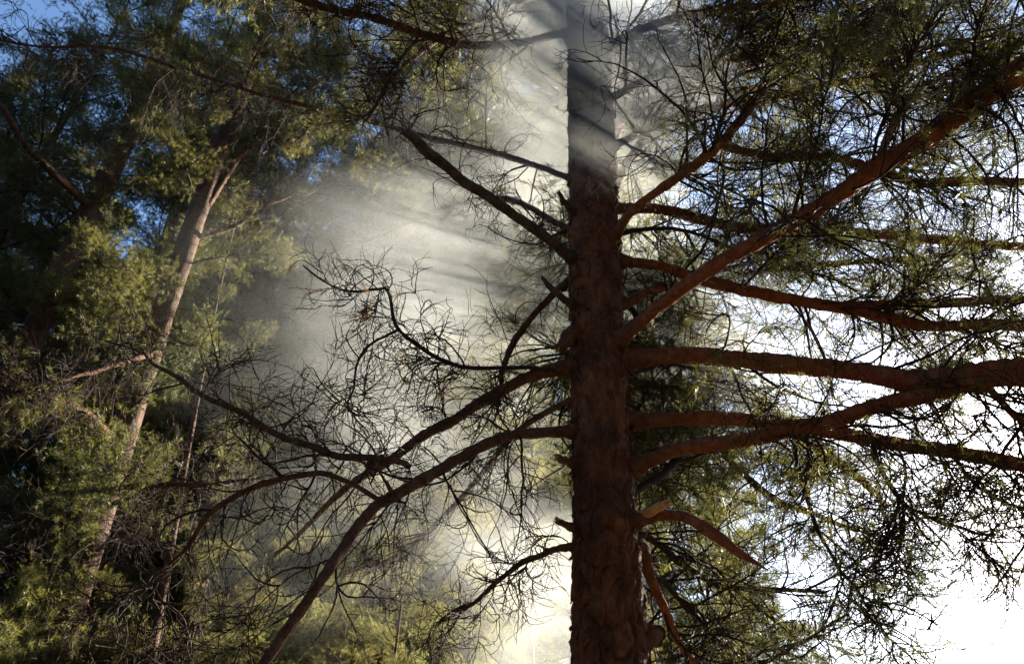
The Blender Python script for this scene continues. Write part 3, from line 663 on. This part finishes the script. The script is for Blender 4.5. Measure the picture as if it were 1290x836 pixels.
OWN = {(-9.5, 9.0): 'bushy green pine low at the edge of the blue sky patch',
       (-7.5, 12.5): 'tall dark pine filling the gap between the two orange-barked trunks',
       (-5.2, 10.6): 'tall green pine pressed close behind the leaning orange-barked trunk',
       (-6.8, 9.6): 'short bushy pine at the foot of the pine before the blue sky',
       (-10.5, 11.2): 'pine crown poking into the blue sky patch behind the bare limb',
       (-1.2, 13.9): 'shorter pine fading into the densest smoke by the big trunk',
       (-2.6, 13.6): 'very tall pine rising behind the smoke and the dead broken limb',
       (-3.6, 13.0): 'pine at the edge of the smoke above the young yellow-green pines',
       (0.3, 15.5): 'pine standing hidden straight behind the big trunk'}
for i, (x, y, r0, H, fb) in enumerate(spots):
    if (x, y) in OWN: lab, grp = OWN[(x, y)], 'dense pines behind the smoke'
    elif x > 0 and y > 19: lab, grp = 'hazy distant pine seen between the level limbs under the white sky', 'distant pines past the big trunk'
    else: lab, grp = 'distant dark green pine deep in the forest wall', 'pines deep in the forest wall'
    a_, r_ = upright(x, y, r0, H, (0.01 * math.sin(i * 3), 0))
    forest_pine(lab, a_, r_, H, 60 + i, fb, 5.0, (1.15, 0.45), 0, LIVE, grp, nth=16)
for x, y, H, fb, dens, lab in ((0.45, 12.2, 20, 11.0, 6.0, 'slim dark pine trunk veiled by smoke close beside the big trunk'), (-1.7, 12.6, 22, 12.5, 6.0, 'tall pine with its crown high above the smoke'), (1.2, 11.4, 20, 10.5, 6.0, 'pine whose high crown spreads out behind the top of the big trunk'),
                              (-9.2, 10.4, 15, 6.5, 3.4, 'second loose pine crown standing behind the first before the blue sky'), (-7.9, 9.0, 16, 6.0, 3.4, 'loose open pine crown breaking up the blue sky patch')):
    a_, r_ = upright(x, y, 0.11, H)
    forest_pine(lab, a_, r_, H, 120 + H, fb, dens, (1.1, 0.45), 0, LIVE, 'dense pines behind the smoke', nth=16)
young = [(-1.6, 10.9, 8.5), (-2.9, 10.8, 8.5), (-0.6, 12.0, 9.5), (-2.2, 6.9, 3.5), (-3.3, 9.3, 5.5), (-1.0, 7.4, 3.3), (-2.9, 7.6, 3.4), (-1.5, 8.2, 4.8), (-4.3, 8.4, 5.2), (-0.4, 9.4, 4.5), (-3.6, 6.2, 3.2), (-5.6, 7.2, 4.2)]
for i, (x, y, H) in enumerate(young):
    a_, r_ = upright(x, y, 0.05, H)
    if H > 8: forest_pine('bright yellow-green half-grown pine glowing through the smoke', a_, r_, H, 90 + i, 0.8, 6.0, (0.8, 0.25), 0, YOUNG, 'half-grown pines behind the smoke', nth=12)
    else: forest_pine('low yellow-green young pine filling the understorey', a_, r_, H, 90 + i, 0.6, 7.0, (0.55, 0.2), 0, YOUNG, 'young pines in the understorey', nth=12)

# unseen forest round the viewer, added to block sky light from behind
behind = [(-7.5, 0.5), (-10.5, 4.0), (-5.0, -2.5), (-2.0, -5.0), (1.8, -4.2), (5.2, -3.0), (-8.0, -7.0), (-3.5, -9.0), (0.5, -9.5), (4.5, -8.0), (8.0, -5.5), (7.5, -0.5), (9.0, -10.0), (-11.0, -1.5)]
for i, (x, y) in enumerate(behind):
    a_, r_ = upright(x, y, 0.17, 16)
    forest_pine('tall unseen pine opposite the big pine, added to block sky light', a_, r_, 16, 130 + i, 1.6, 4.0, (1.2, 0.5), 0, LIVE, 'unseen light-blocking pines opposite the big pine', nth=12)

b1 = np.array(pine_a.location); b2 = np.array(pine_b.location)
branch([(112, 258, 7.9, 10), (67, 218, 7.2, 10), (30, 178, 6.8, 9), (0, 136, 6.5, 8), (-50, 80, 6.2, 5)], 301, m=M_FAR, trunk=False, parent=pine_a, base=b1, label='bare sunlit limb crossing the blue sky patch', twigs=dict(DEADT, n1=14))
branch([(262, 258, 6.5, 8.4), (300, 200, 6.6, 7.7), (334, 167, 6.7, 7.0), (380, 120, 6.8, 4.9), (420, 90, 6.9, 2.8)], 302, m=M_LIMB_SHADE, trunk=False, parent=pine_b, base=b2, label='forked limb of flaking orange bark', twigs=dict(DEADT, n1=16, live=0.3))
branch([(245, 300, 6.5, 7.0), (300, 283, 6.6, 6.3), (350, 252, 6.7, 5.6), (400, 240, 6.8, 2.8)], 303, m=M_LIMB_SHADE, trunk=False, parent=pine_b, base=b2, twigs=dict(DEADT, n1=16, live=0.3))
branch([(215, 440, 6.4, 7.7), (170, 452, 5.8, 6.3), (110, 470, 5.3, 5.6), (50, 485, 5.0, 3.5)], 304, m=M_LIMB_SHADE, trunk=False, parent=pine_b, base=b2, twigs=dict(DEADT, n1=26, live=0.3))
branch([(130, 640, 6.3, 7.7), (200, 612, 5.8, 7.0), (270, 610, 5.4, 5.6), (330, 600, 5.2, 3.5)], 305, m=M_LIMB_SHADE, trunk=False, parent=pine_b, base=b2, twigs=dict(DEADT, n1=26, live=0.3))
branch([(150, 560, 6.3, 7.7), (110, 520, 5.6, 7.0), (60, 500, 5.2, 5.6), (0, 470, 5.0, 3.5)], 306, m=M_LIMB_SHADE, trunk=False, parent=pine_b, base=b2, twigs=dict(DEADT, n1=26, live=0.4))
